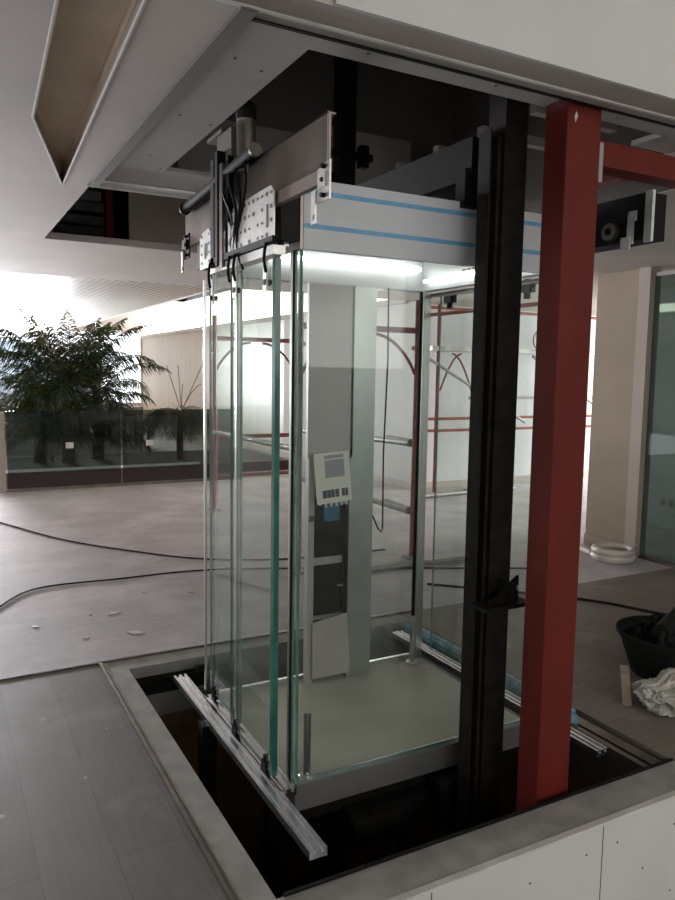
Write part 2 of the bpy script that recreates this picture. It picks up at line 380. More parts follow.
for x in (-3.4, -1.6, .3, 2.9, 5.8): b.box(x, x + .08, 24, 24.06, .55, 2.75)
struct(b.build('window_1', 'window_frame'))
b = MB()
for y in (3, 5.4, 7.8, 10.2, 12.4): b.box(-7.06, -7, y, y + .08, .5, 2.4)
struct(b.build('window_added_2', 'window_frame'))  # unseen left window, added to go with the left fill
# beige pier and glazed partition on the right
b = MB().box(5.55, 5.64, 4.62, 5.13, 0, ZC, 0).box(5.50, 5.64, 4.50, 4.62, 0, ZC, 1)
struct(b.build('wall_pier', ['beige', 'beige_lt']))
b = MB().box(5.535, 5.55, 4.62, 5.13, 0, .1).box(5.485, 5.5, 4.5, 4.62, 0, .1).box(5.485, 5.535, 4.49, 4.50, 0, .1); struct(b.build('baseboard_pier', 'brown_panel'))
b = MB().box(6.9, 7.0, 1.9, 5.6, 0, ZC).box(12, 12.1, 1.9, 8.7, 0, ZC).box(7, 12, 1.9, 2.0, 0, ZC); struct(b.build('wall_right', 'wall_white'))
t = thing('glass_partition', 'tall green tinted glass partition beside the beige pier', 'partition', (5.56, 3.4, 0))
b = MB().box(5.555, 5.567, 1.95, 4.49, .02, 2.5); b.build('glass_panel', 'glass_green', t)
MB().box(5.54, 5.58, 1.9, 4.49, 2.5, 2.53).build('head_rail', 'alu', t)
MB().box(5.54, 5.58, 1.9, 4.49, 0, .02).build('floor_rail', 'steel_dark', t)
t = thing('linear_lamp', 'lit white strip lamp behind the green glass partition', 'lamp', (6.86, 4, 2.4))
MB().box(6.84, 6.9, 2.0, 6.2, 2.30, 2.42).build('housing', 'white_strip', t)
MB().box(6.825, 6.84, 2.05, 6.15, 2.32, 2.40).build('diffuser', 'lamp', t)
t = thing('wall_socket', 'small white wall socket low behind the glass partition', 'socket', (6.89, 5.25, .28))
MB().box(6.885, 6.9, 5.15, 5.35, .2, .36).build('plate', 'white_strip', t, bevel=.004)
for y in (5.2, 5.3): MB().tube([(6.886, y, .28), (6.88, y, .28)], .03, 12).build('outlet', 'grey_display', t)

# ------------------------------------------------------------------ lift car
X0, X1, Y0, Y1 = 1.2, 2.4, 2.516, 3.46
ZT = 2.075
def pane(x0, x1, y0, y1, z0, z1, name, parent, m='glass', edge='glass_edge_lt'):
    b = MB()
    if x1 - x0 < y1 - y0: b.box(x0, x1, y0, y1, z0, z1, 0, {'b': 1, 't': 1, '-': 1, '+': 1, 'X': 0, 'W': 0})
    else: b.box(x0, x1, y0, y1, z0, z1, 0, {'b': 1, 't': 1, '-': 0, '+': 0, 'X': 1, 'W': 1})
    return b.build(name, [m, edge], parent)
car = thing('glass_lift_car', 'glass walled lift car with film covered canopy hanging in the floor opening', 'lift', (1.8, 2.99, 0))
fl = MB().box(X0, X1, Y0, Y1, -.02, 0).build('floor_pan', 'car_floor', car)
b = MB().box(X0 - .012, X1 + .012, Y0 - .015, Y0 - .002, -.10, .004).box(X0 - .012, X1 + .012, Y1 + .002, Y1 + .015, -.10, .004)
b.box(X0 - .015, X0 - .002, Y0, Y1, -.10, .002).box(X1 + .002, X1 + .015, Y0, Y1, -.10, .002)
b.build('skirt', 'skirt', car)
MB().box(X0, X1, Y1 - .03, Y1 - .012, 0, .022).build('glazing_channel', 'alu', car)
MB().box(X0 + .02, X1, Y0 + .012, Y0 + .02, 0, .012).build('glazing_channel', 'alu', car)
pane(X0 + .005, X1, Y0 - .001, Y0 + .011, .004, ZT, 'front_glass', car)
pane(X0, X1, Y1 - .012, Y1, .012, ZT, 'rear_glass', car)
pane(X0 - .002, X0 + .008, Y0 + .012, Y0 + .05, .004, ZT, 'return_glass', car)
# canopy: outer fascia film covered with blue stripes
ZF = 2.325
b = MB()
b.box(X0, X1, Y0 - .016, Y0 - .004, ZT, ZF)
b.box(X0, X1, Y0 - .0175, Y0 - .016, ZT + .195, ZT + .212, 1); b.box(X0, X1, Y0 - .0175, Y0 - .016, ZT + .075, ZT + .092, 1)
b.build('front_fascia', ['film_white', 'film_blue'], car)
MB().box(X0, X1, Y1 + .004, Y1 + .016, ZT, ZF).build('rear_fascia', 'film_white', car)
MB().box(X0 - .014, X0 - .002, Y0 - .016, Y1 + .016, ZT + .0, ZF).build('side_fascia', 'steel_dark', car)
b = MB().box(X1 + .002, X1 + .014, Y0 - .016, Y1 + .016, ZT, ZF)
b.build('side_fascia', 'film_white', car)
MB().box(X0, X1, Y0 - .004, Y1 + .004, ZF - .03, ZF - .015).build('roof', 'steel', car)
b = MB().box(X0 + .01, X1 - .01, Y1 - .02, Y1 + .003, ZT + .002, ZF - .03)
b.build('rear_lining', 'film_white', car)
lin = MB().box(X1 - .02, X1, Y0, Y1 - .02, ZT + .002, ZF - .03)
for yc in (2.72, 3.02):
    for k in range(3):
        for j in range(4): lin.box(X1 - .0215, X1 - .02, yc - .075 + j * .04, yc - .045 + j * .04, ZT + .075 + k * .022, ZT + .083 + k * .022, 1)
lin.build('vented_lining', ['film_white', 'ink'], car)
MB().tube([(X0 + .05, Y1 - .05, ZT + .115), (X1 - .06, Y1 - .05, ZT + .115)], .011, 10).build('light_tube', 'led', car)
MB().tube([(X1 - .045, Y0 + .03, ZT + .05), (X1 - .045, Y1 - .07, ZT + .05)], .008, 10).build('light_tube', 'led', car)
b = MB().tube([(X1 + .03, Y0 + .02, ZT - .02), (X1 + .03, Y1 - .02, ZT - .02)], .012, 8)
b.build('canopy_edge_tube', 'steel', car)
# corner posts
b = MB().box(2.385, 2.415, 3.405, 3.445, 0, ZT).box(2.365, 2.383, 3.40, 3.41, 0, ZT)
b.build('corner_post', ['steel'], car)
MB().box(2.372, 2.386, 3.446, 3.458, 0, ZT).build('corner_post_seal', 'rubber', car)
MB().box(X0 - .012, X0 + .004, Y0 + .055, Y0 + .070, -.01, ZT + .02).build('door_jamb', 'steel', car)
MB().box(X0 - .008, X0 + .002, Y0 + .051, Y0 + .055, -.01, ZT).build('door_jamb_seal', 'rubber', car)
# short tubular posts standing on the floor
for (x, y) in ((1.268, 2.56), (2.32, 3.36)):
    p = MB().tube([(x, y, 0), (x, y, .27)], .0155, 16).build('handrail_stub', 'steel', car, True)
    MB().lathe([(0, .012), (.03, .010), (.036, .004), (.036, 0)], (x, y, 0), 20).build('floor_flange', 'zinc', p, True)
# under-frame
b = MB().box(1.9, 2.02, 2.43, 3.56, -.30, -.18).box(X0 + .05, X1 - .05, 2.55, 2.63, -.18, -.10).box(X0 + .05, X1 - .05, 3.35, 3.43, -.18, -.10)
b.box(1.84, 2.08, 2.43, 2.5, -.34, -.12)
b.build('sling_frame', 'black', car)
b = MB().tube([(1.45, 2.56, -.27), (1.72, 2.56, -.27)], .10, 18).box(1.43, 1.82, 2.48, 2.64, -.2, -.17).tube([(1.72, 2.56, -.27), (1.80, 2.56, -.27)], .06, 14)
b.build('pulley_drum', 'black', car, True)
b = MB().bar((1.94, 2.45, 2.49), (1.94, 3.55, 2.49), .05, .16)
b.box(1.9, 1.98, 2.47, 2.53, 2.30, 2.45).box(1.9, 1.98, 3.47, 3.53, 2.30, 2.45)
b.build('crosshead', 'black', car)
# sliding glass doors on the left
def door(name, x, y0, y1, edge):
    d = pane(x, x + .012, y0, y1, .03, ZT - .02, name, car, 'glass_milky', edge)
    for y in (y0 + .04, y1 - .08):
        s = MB().box(x - .006, x + .018, y, y + .045, .004, .05).tube([(x + .006, y + .022, .045), (x + .006, y + .022, .075)], .012, 8)
        s.build('guide_shoe', 'black', d)
    for y in (y0 + .05, y1 - .08):
        s = MB().box(x - .008, x - .001, y, y + .035, ZT - .14, ZT + .0)
        s.tube([(x - .012, y + .017, ZT - .11), (x + .018, y + .017, ZT - .11)], .012, 10, 1)
        s.tube(arc(lambda t: (x - .006, y + .017 + .02 * math.sin(PI * t), ZT - .02 + .1 * t), 6), .006, 6, 1)
        s.build('hanger_clip', ['zinc', 'black'], d)
    return d
door('sliding_door', 1.125, 2.60, 3.06, 'glass_edge')
door('sliding_door', 1.165, 3.05, 3.46, 'glass_edge_lt')
MB().box(1.158, 1.182, 3.075, 3.095, .03, ZT - .02).build('door_edge_strip', 'steel', car)
MB().box(1.12, 1.142, 2.57, 2.598, .03, ZT - .02).build('door_edge_strip', 'glass_edge', car)
MB().box(1.14, 1.15, 3.46, 3.475, .03, ZT - .02).build('door_edge_strip', 'steel', car)
# sliding doors on the right
for (x, y0, y1) in ((2.455, 2.62, 3.02), (2.485, 3.0, 3.42)):
    d = pane(x, x + .012, y0, y1, .03, ZT - .02, 'sliding_door', car, 'glass_milky')
    for y in (y0 + .06, y1 - .1):
        s = MB().tube([(x + .006, y + .02, ZT - .0), (x + .006, y + .02, ZT - .09)], .016, 8)
        s.box(x - .012, x + .03, y - .01, y + .05, ZT - .06, ZT - .015)
        s.build('hanger_clip', 'black', d)
MB().tube([(2.45, Y0, ZT - .12), (2.45, Y1, ZT - .12)], .01, 8).build('hanger_rail', 'red_dull', car)

# control column standing in the car
t = thing('operating_panel', 'open stainless control column standing inside the lift car', 'control panel', (1.83, 3.37, 0))
b = MB().box(1.655, 1.69, 3.36, 3.40, .0, 2.068).box(1.885, 2.03, 3.345, 3.40, 0, 2.068, 1).box(1.69, 1.885, 3.395, 3.40, 0, 2.068, 2)
b.build('housing', ['taupe', 'green_steel', 'steel_dark'], t)
MB().box(1.64, 1.90, 3.345, 3.357, 1.19, 2.066).build('upper_cover', 'taupe', t)
MB().prism([(1.68, 3.34, .03), (1.905, 3.34, .03), (1.885, 3.345, .36), (1.68, 3.345, .33)], (0, .008, 0)).build('lower_cover', 'taupe', t)
b = MB().box(1.69, 1.885, 3.38, 3.39, .30, .98)
b.box(1.69, 1.86, 3.365, 3.378, .63, .67, 1).box(1.69, 1.87, 3.36, 3.375, .34, .36, 1).box(1.86, 1.875, 3.35, 3.36, .36, .72, 0)
b.box(1.83, 1.865, 3.355, 3.365, .505, .515, 1)
b.build('recess_rack', ['black', 'steel'], t)
MB().box(1.745, 1.835, 3.355, 3.368, .86, .955).box(1.79, 1.83, 3.3545, 3.355, .92, .932).build('drive_display', 'blue_screen', t)
for k in range(5): MB().tube([(1.72 + k * .035, 3.355, .945 + .01 * (k % 2)), (1.725 + k * .034, 3.352, .99)], .006, 8).build('terminal', 'zinc', t)
b = MB().box(1.655, 1.685, 3.352, 3.36, .865, .895); b.build('sticker', 'leaf_dry', t)
# tilted face plate
pc = Vector((1.772, 3.318, 1.095)); ax = Vector((math.cos(.07), 0, math.sin(.07))); az = Vector((-math.sin(.07), .06, math.cos(.07))).normalized(); ay = ax.cross(az)
# ay points away from the viewer (+Y)
ay = ay if ay.y > 0 else -ay
def pl(b, u, v, du, dv, off, m=0): b.obox(pc + ax * u + az * v - ay * off, ax * du, ay * .004, az * dv, m)
b = MB(); pl(b, 0, 0, .100, .130, 0)
fp = b.build('face_plate', 'cream', t)
b = MB(); pl(b, .012, .045, .055, .045, .002); b.build('display_window', 'grey_display', fp)
b = MB(); pl(b, .012, .106, .055, .009, .002); b.build('indicator_slot', 'grey_display', fp)
b = MB()
for u, du in ((-.055, .012), (-.03, .011), (-.008, .009), (.016, .011), (.052, .009), (.072, .008)): pl(b, u, -.082, du, .020, .0015)
b.build('button_row', 'ink', fp)
b = MB()
for k in range(5): pl(b, -.05 + k * .03, -.138, .005, .012, -.004)
b.build('wire_tail', 'steel', fp)
# dangling flex
b = MB().tube([(2.09, 3.33, 2.066), (2.095, 3.33, 1.7), (2.08, 3.33, 1.2), (2.085, 3.33, .8), (2.078, 3.33, .78), (2.06, 3.335, .80), (2.03, 3.345, .87)], .0045, 6)
tag(b.build('dangling_cable', 'rubber'), 'thin black cable dangling inside the lift car beside the control column', 'cable')

# ------------------------------------------------------------------ sills
def sill(name, x, y0, y1, label, m='alu'):
    b = MB()
    prof = [(-.034, -.03), (.034, -.03), (.034, 0), (.022, 0), (.022, -.014), (.009, -.014), (.009, 0), (-.009, 0), (-.009, -.014), (-.022, -.014), (-.022, 0), (-.034, 0)]
    b.prism([(x + px, y0, pz + .004) for px, pz in prof], (0, y1 - y0, 0))
    return tag(b.build(name, m), label, 'door sill')
o = sill('sill_rail', 1.098, 2.118, 3.764, 'bright grooved aluminium sill rail jutting past the near left corner of the lift car')
o = sill('sill_rail', 1.160, 2.50, 3.46, 'short aluminium sill under the glass doors on the left side of the lift', 'alu')
sill('sill_rail', 2.515, 2.164, 3.82, 'bright aluminium sill rail on the far right side of the lift car')
b = MB().box(2.585, 2.635, 2.42, 3.85, -.03, .012).box(2.645, 2.70, 2.5, 3.85, -.03, .008)
b.tube([(2.61, 2.42, .02), (2.62, 3.0, .024), (2.61, 3.85, .02)], .018, 8)
tag(b.build('wrapped_profile', 'blue_wrap'), 'blue film wrapped profiles lying along the right edge of the pit', 'profile')
b = MB().box(2.57, 2.60, 1.99, 2.42, -.04, -.005).box(2.63, 2.69, 2.0, 2.5, -.05, -.012); tag(b.build('edge_angle', 'steel_dark'), 'short dark steel angles at the near right corner of the pit', 'steel angle')
for x, y in ((.96, 3.88),):
    b = MB().box(.90, 1.28, 3.90, 3.965, -.14, -.06).tube([(1.22, 3.86, -.03), (1.28, 3.86, -.03)], .03, 12)
    tag(b.build('pit_bracket', 'black'), 'black bracket bolted inside the far left corner of the pit', 'bracket')

# ------------------------------------------------------------------ door operator, left
t = thing('door_operator', 'steel door operator with motor and perforated plates on the left of the lift canopy', 'door operator', (1.1, 2.8, 2.08))
xo = 1.10
b = MB().prism([(xo, 2.13, 2.265), (xo, 3.62, 2.245), (xo, 3.62, 2.37), (xo, 3.05, 2.425), (xo, 2.13, 2.435)], (.004, 0, 0))
b.box(xo, xo + .03, 2.13, 3.05, 2.428, 2.433).box(xo + .004, xo + .012, 2.128, 2.132, 2.265, 2.43)
b.build('back_plate', 'steel_dark', t)
b = MB().box(1.11, 1.18, 2.50, 3.47, 2.10, 2.26); b.build('lower_box', 'black_brown', t)
MB().bar((xo - .02, 2.10, 2.23), (xo - .02, 3.58, 2.225), .022, .042).build('track_bar', 'brown_panel', t)
MB().tube([(xo - .03, 2.66, 2.44), (xo - .03, 3.52, 2.385)], .022, 14).build('belt_tube', 'rubber', t, True)
MB().tube([(xo - .03, 2.645, 2.441), (xo - .03, 2.66, 2.44)], .025, 14).build('tube_cap', 'steel_dark', t, True)
MB().tube([(xo - .03, 3.52, 2.385), (xo - .03, 3.535, 2.385)], .028, 14).build('tube_cap', 'black', t, True)
mo = MB().tube([(1.105, 2.83, 2.40), (1.105, 2.83, 2.60)], .037, 20).build('motor', 'steel_dark', t, True)
MB().lathe([(.038, 0), (.041, .02), (.040, .045), (.032, .063), (.017, .075), (0, .078)], (1.105, 2.83, 2.60), 20).build('motor_cap', 'black', mo, True)
b = MB().box(xo - .02, xo + .06, 2.93, 3.10, 2.33, 2.60).box(xo - .03, xo + .05, 3.02, 3.2, 2.60, 2.615); b.build('drive_box', 'dark_board', t)
b = MB().box(xo - .055, xo - .02, 3.00, 3.03, 2.06, 2.52).box(xo - .05, xo - .015, 3.06, 3.10, 2.06, 2.50).box(xo - .045, xo - .02, 2.90, 2.93, 2.08, 2.48); b.build('coupler_blade', 'black', t)
MB().box(xo - .052, xo - .02, 2.95, 2.985, 2.05, 2.46).build('coupler_blade', 'steel_dark', t)
for k in range(4):
    MB().tube(arc(lambda q: (xo - .035 - .015 * math.sin(PI * q), 2.90 - .05 * k + .05 * math.sin(2 * PI * q + k), 2.44 - (.30 + .04 * k) * q), 12), .005, 6).build('wiring', 'rubber', t, True)
def hole_plate(y0, y1, z0, z1, name='hanger_plate', seed=1):
    rnd = random.Random(seed); b = MB(); x = xo - .045
    c = .025
    b.prism([(x, y0, z0), (x, y1, z0), (x, y1, z1 - .03), (x, y1 - .03, z1 - .01), (x, y0 + c, z1), (x, y0, z1 - c)], (.005, 0, 0))
    ny = max(2, int((y1 - y0) / .04))
    for j in range(ny):
        for k in range(4):
            if rnd.random() < .35: continue
            y = y0 + (j + .5) * (y1 - y0) / ny; z = z0 + .025 + k * (z1 - z0 - .05) / 3
            b.tube([(x - .0015, y, z), (x + .001, y, z)], rnd.choice((.006, .008, .005)), 8, 1)
    b.box(x - .0015, x, y0 + .05, y0 + .065, z0 + .05, z1 - .06, 1).box(x - .0015, x, y1 - .08, y1 - .065, z0 + .04, z1 - .07, 1)
    return b.build(name, ['zinc', 'ink'], t)
hole_plate(2.44, 2.86, 2.085, 2.275, seed=3)
hole_plate(3.11, 3.26, 2.07, 2.235, seed=5)
hole_plate(2.87, 2.95, 2.08, 2.22, seed=8)
b = MB().box(xo - .05, xo - .03, 2.44, 3.12, 2.075, 2.10); b.build('hanger_beam', 'black', t)
MB().box(xo - .04, xo + .01, 2.46, 3.14, 2.04, 2.072).build('hanger_rail', 'zinc', t)
for y, nm in ((2.095, 'zinc'), (3.50, 'black')):
    e = MB().prism([(xo - .035, y - .05, 2.15), (xo - .035, y + .03, 2.15), (xo - .035, y + .03, 2.25), (xo - .035, y - .05, 2.265)], (.006, 0, 0)).box(xo - .045, xo - .035, y - .03, y + .0, 2.19, 2.235)
    e = e.build('end_bracket', nm, t)
    b = MB().box(xo - .04, xo - .034, y + .035, y + .065, 2.09, 2.19); b.tube([(xo - .043, y + .05, 2.11), (xo - .033, y + .05, 2.11)], .008, 8); b.build('slotted_tab', 'zinc', e)
    b = MB()
    for z in (2.165, 2.25, 2.21): MB().tube([(xo - .05, y - .02, z), (xo - .034, y - .02, z)], .007, 8).build('bolt', 'black', e)
for k, y in enumerate((2.49, 2.80, 2.86, 3.1)):
    b = MB().tube(arc(lambda s: (xo - .052, y + .018 * math.sin(PI * s), 2.08 - .10 * s), 8), [.006] * 9, 8); b.build('hanger_hook', 'black', t, True)
for k, y in enumerate((2.53, 2.56, 2.59)):
    b = MB().tube([(1.13, y, 2.085), (1.15, y, 2.085)], .014, 12); b.build('roller', 'zinc' if k != 1 else 'black', t, True)

# door operator, right
t = thing('door_operator', 'black door operator box with wheel on the right side behind the red column', 'door operator', (2.55, 2.6, 2.2))
MB().box(2.55, 2.66, 2.12, 3.3, 2.185, 2.37).build('header_box', 'black', t)
MB().box(2.535, 2.55, 2.085, 2.12, 2.17, 2.37).build('end_plate', 'zinc', t)
MB().box(2.49, 2.52, 2.38, 2.44, 2.18, 2.46).build('controller_box', 'dark_board', t)
b = MB().tube([(2.52, 2.29, 2.235), (2.548, 2.29, 2.235)], .036, 20); b.build('wheel', 'steel_dark', t, True)
b = MB().tube([(2.515, 2.29, 2.235), (2.52, 2.29, 2.235)], .015, 12); b.build('wheel_hub', 'black', t, True)
b = MB().box(2.53, 2.538, 2.17, 2.20, 2.17, 2.29).box(2.524, 2.532, 2.18, 2.225, 2.15, 2.2).box(2.524, 2.532, 2.155, 2.19, 2.26, 2.30); b.build('latch_bracket', 'zinc', t)

# ------------------------------------------------------------------ guide posts and steelwork
t = thing('guide_post', 'tall dark guide rail post in front of the lift beside the red column', 'guide rail', (2.0, 2.33, -2.6))
MB().box(1.955, 2.065, 2.30, 2.40, -2.6, 4.0).build('post', 'black_brown', t)
b = MB().box(1.90, 1.908, 2.32, 2.39, -2.6, 2.56).box(1.908, 1.945, 2.345, 2.36, -2.6, 2.56).box(1.93, 1.945, 2.31, 2.4, -2.6, 2.54); b.build('guide_rail', 'black_brown', t)
b = MB().box(1.86, 2.10, 2.20, 2.30, .70, .715).box(2.0, 2.015, 2.2, 2.3, .715, .80).prism([(1.9, 2.24, .715), (2.06, 2.24, .715), (2.06, 2.24, .82)], (0, .012, 0)); b.build('rail_bracket', 'black', t)
MB().tube([(2.03, 2.235, .78), (2.03, 2.215, .78)], .010, 8).build('bolt', 'zinc', t)
MB().tube([(1.93, 2.25, .712), (1.93, 2.25, .73)], .010, 8).build('bolt', 'steel_dark', t)
t = thing('guide_post', 'dark guide rail post rising behind the lift canopy', 'guide rail', (2.05, 3.75, -2.6))
MB().box(2.0, 2.10, 3.72, 3.80, -2.6, 4.4).build('post', 'black', t)
b = MB().box(1.90, 2.20, 3.70, 3.74, 2.80, 2.84).box(1.90, 1.94, 3.70, 3.74, 2.74, 2.9).box(2.12, 2.17, 3.69, 3.74, 2.76, 2.88); b.build('rail_bracket', 'black', t)
MB().box(1.75, 2.0, 3.72, 3.78, 2.62, 2.72).build('tie_beam', 'black', t)
# red column
t = thing('red_column', 'large red primed steel column at the near side of the pit', 'column', (2.08, 2.14, -2.6))
MB().box(1.988, 2.155, 2.012, 2.125, -2.6, 2.66).build('shaft', 'red', t, bevel=.006)
b = MB().box(2.156, 2.19, 2.03, 2.11, 2.34, 2.48); b.build('end_cleat', 'grey_display', t)
b = MB().prism([(2.025, 2.0115, 2.52), (2.036, 2.0115, 2.545), (2.028, 2.0115, 2.56), (2.02, 2.0115, 2.54)], (0, .001, 0)); b.build('paint_scratch', 'white_strip', t)
t = MB().box(2.20, 3.29, 2.06, 2.15, 2.41, 2.50).build('red_beam', 'red'); tag(t, 'red steel beam running right from the top of the red column', 'beam')
t = MB().box(3.0, 3.09, 2.2, 3.05, 2.60, 2.68).build('red_beam', 'red'); tag(t, 'red steel beam crossing behind the upper red beam at the right', 'beam')
b = MB()
for k in range(6):
    o = MB().box(2.72, 3.3, 2.55 + k * .42, 2.60 + k * .42, 2.95, 3.0)
    tag(o.build('ceiling_batten', 'white_strip'), 'pale metal batten in the dark ceiling void at upper right', 'batten', 'battens in the right ceiling void')
# joists seen through the far ceiling gap
zs = 3.2
for k, y in enumerate((7.45, 7.95, 8.65, 9.3)):
    o = MB().box(1.15, 1.45 + .13 * k, y, y + .09, zs, zs + .09)
    tag(o.build('ceiling_joist', 'white_strip'), 'grey metal joist in the dark gap of the ceiling at left', 'joist', 'joists in the left ceiling gap')
tag(MB().bar((1.25, 6.9, zs + .12), (1.72, 9.6, zs + .12), .06, .05).build('joist_bearer', 'galv'), 'long sloping grey bearer crossing the joists in the left ceiling gap', 'joist')
tag(MB().box(1.30, 1.36, 6.5, 6.58, 2.65, 4.5).build('red_column', 'red'), 'dim red steel column seen through the left ceiling gap', 'column')
# posts down in the pit
for k, (x, y) in enumerate(((1.08, 3.25), (1.25, 2.85), (1.62, 3.0))):
    lab = ['black post in the pit nearest the left edge', 'black post in the pit below the glass doors', 'black post in the pit under the lift floor'][k]
    tag(MB().box(x - .035, x + .035, y - .035, y + .035, -2.6, -.14 if k else -.035).build('pit_post', 'black'), lab, 'post')
tag(MB().tube([(1.83, 2.8, -2.6), (1.83, 2.8, -.32)], .022, 12).build('hydraulic_ram', 'steel'), 'slim steel ram in the pit under the lift', 'ram')

# ------------------------------------------------------------------ scaffolds
def red_frame(parent, x0, x1, y, zt, name_rail=True):
    for x in (x0, x1):
        p = MB().tube([(x, y, .02), (x, y, zt)], .024, 10).build('post', 'red_dull', parent, True)
        MB().box(x - .06, x + .06, y - .06, y + .06, 0, .02).build('base_plate', 'galv', p)
        MB().tube([(x, y - .06, zt * .82), (x, y + .06, zt * .82)], .02, 8).build('lock_pin', 'red_dull', p, True)
    MB().tube([(x0, y, zt * .885), (x1, y, zt * .885)], .026, 10).build('top_ledger', 'red_dull', parent, True)
    for x, d in ((x0, 1), (x1, -1)):
        MB().tube(arc(lambda s: (x + d * (.02 + .42 * s ** 1.15), y, zt * .885 - .04 - .33 * (1 - s) ** 1.9), 10), .014, 8).build('curved_brace', 'red_dull', parent, True)
t = thing('scaffold_tower', 'red tube scaffold frames with grey guard rails standing behind the lift', 'scaffold', (3.2, 7, 0))
red_frame(t, 2.55, 3.66, 5.35, 2.25)
red_frame(t, 2.82, 3.85, 8.2, 2.25)
for z0, z1 in ((1.02, .92), (.42, .34)):
    b = MB().tube([(3.64, 5.40, z0), (3.85, 8.2, z1)], .028, 10); b.build('guard_rail', 'galv', t, True)
    b = MB().tube([(3.655, 5.40, z0), (3.70, 5.85, z0)], .036, 10); b.build('coupling', 'galv', t, True)
b = MB().tube([(2.57, 5.4, 1.0), (2.82, 8.2, .92)], .026, 10); b.build('guard_rail', 'galv', t, True)
b = MB().tube([(2.82, 8.2, .86), (3.85, 8.2, .86)], .025, 10); b.build('guard_rail', 'red_dull', t, True)
b = MB().tube([(2.82, 8.2, .4), (3.85, 8.2, .4)], .02, 10); b.build('guard_rail', 'red_dull', t, True)
t = thing('scaffold_tower', 'long red and grey scaffold against the white back wall at right', 'scaffold', (8, 8.1, 0))
for x in (5.95, 6.58, 8.3, 10.0):
    p = MB().tube([(x, 8.2, .02), (x, 8.2, 2.55)], .026, 10).build('post', 'red_dull', t, True)
    MB().box(x - .07, x + .07, 8.12, 8.28, 0, .02).build('base_plate', 'galv', p)
b = MB().box(5.75, 10.4, 8.05, 8.35, 1.93, 1.99); b.build('plank', 'galv', t)
for z in (2.5, 1.02, .86): MB().tube([(5.75, 8.2, z), (10.3, 8.2, z)], .02, 8).build('ledger', 'red_dull', t, True)
for z in (1.3,): MB().tube([(6.5, 8.2, z), (10.3, 8.2, z)], .02, 8).build('ledger', 'galv', t, True)
for a, c in (((5.8, 1.82), (7.5, .95)), ((7.6, 1.9), (9.6, .8))): MB().tube([(a[0], 8.17, a[1]), (c[0], 8.17, c[1])], .022, 8).build('diagonal_brace', 'galv', t, True)
for x in (5.95, 6.58): MB().tube(arc(lambda s: (x + (.05 + .34 * s if x < 6 else -.05 - .34 * s), 8.2, 1.9 - .5 * (1 - s) ** 1.8), 8), .014, 8).build('curved_brace', 'red_dull', t, True)
tag(MB().tube(arc(lambda s: (7.6 + .14 * math.cos(2 * PI * s), 8.02, 2.12 + .14 * math.sin(2 * PI * s)), 20), .008, 6).build('wire_coil', 'rubber'), 'small loop of wire hung on the scaffold by the back wall', 'wire')
# lamp/plank on floor behind
tag(MB().tube([(5.5, 7.9, .03), (7.2, 8.0, .03)], .03, 8).build('floor_pipe', 'galv'), 'grey pipe lying on the floor at the foot of the right scaffold', 'pipe')
tag(MB().tube([(2.9, 5.12, .025), (4.35, 5.05, .025)], .022, 8).build('floor_pipe', 'galv'), 'grey pipe lying on the floor just behind the lift', 'pipe')

# ------------------------------------------------------------------ balustrade, palms, atrium
t = thing('glass_balustrade', 'glass balustrade, darkened for the dim atrium, in front of the big palm', 'balustrade', (2.5, 10.5, 0))
for x0, x1 in ((.79, 2.25), (2.27, 3.88)):
    MB().box(x0, x1, 10.5, 10.512, .03, 1.06, 0).build('glass_panel', 'glass_dark', t)
MB().box(.74, 3.9, 10.47, 10.53, 0, .035).build('base_channel', 'steel_dark', t)
MB().box(.70, .77, 10.46, 10.54, 0, 1.05).build('end_post', 'beige_lt', t)
for x in (1.52, 2.6): MB().box(x, x + .1, 10.495, 10.50, .55, .63).build('paper_label', 'white_strip', t)
b = MB().box(.6, 5.2, 11.2, 13.2, -.6, .16).box(.6, 3.6, 11.18, 11.2, .16, .20, 1).box(.7, 5.1, 11.3, 13.1, .16, .161, 2)
tag(b.build('planter_box', ['maroon', 'white_strip', 'soil']), 'long maroon planter box with white edging behind the glass balustrade', 'planter')
b = MB().box(-7, 3.9, 16, 16.2, -3, .75).box(-7, 3.9, 15.95, 16.25, .75, .82); struct(b.build('wall_atrium', ['dark_board']))
b = MB().box(-7, 3.9, 10.5, 24, -3.1, -3); struct(b.build('floor_atrium', ['dark_board']))
def frond(root, az, length, elev, droop, name, parent, m, leaf=.40, n=40, wid=.011):
    """arching rachis with a row of hanging leaflets each side"""
    b = MB(); d = Vector((math.cos(az), math.sin(az), 0)); sd = Vector((-d.y, d.x, 0)); root = Vector(root)
    pts = []; p = root.copy(); e = elev
    for k in range(n + 1):
        pts.append(p.copy()); p = p + (d * math.cos(e) + Vector((0, 0, 1)) * math.sin(e)) * (length / n); e -= droop / n * (.5 + k / n)
    b.tube(pts, [.010 * (1 - k / (n + 1)) + .002 for k in range(n + 1)], 5)
    for k in range(3, n + 1):
        f = k / n; L = leaf * (math.sin(PI * min(1, .18 + f * .86)) * .9 + .12) * random.uniform(.8, 1.15)
        tan = (pts[k] - pts[k - 1]).normalized()
        for s in (-1, 1):
            dr = (sd * s * .75 + tan * .65 + Vector((0, 0, random.uniform(-.25, .15)))).normalized()
            a = pts[k]; mid = a + dr * L * .5 + Vector((0, 0, -.02)); tip = a + dr * L + Vector((0, 0, -L * random.uniform(.3, .9)))
            wv = tan * wid
            b.quad([a - wv * .5, a + wv * .5, mid + wv, mid - wv]); b.quad([mid - wv, mid + wv, tip])
    return b.build(name, m, parent)
t = thing('potted_palm', 'large dense feathery palm behind the glass balustrade', 'palm', (1.95, 12.2, .16))
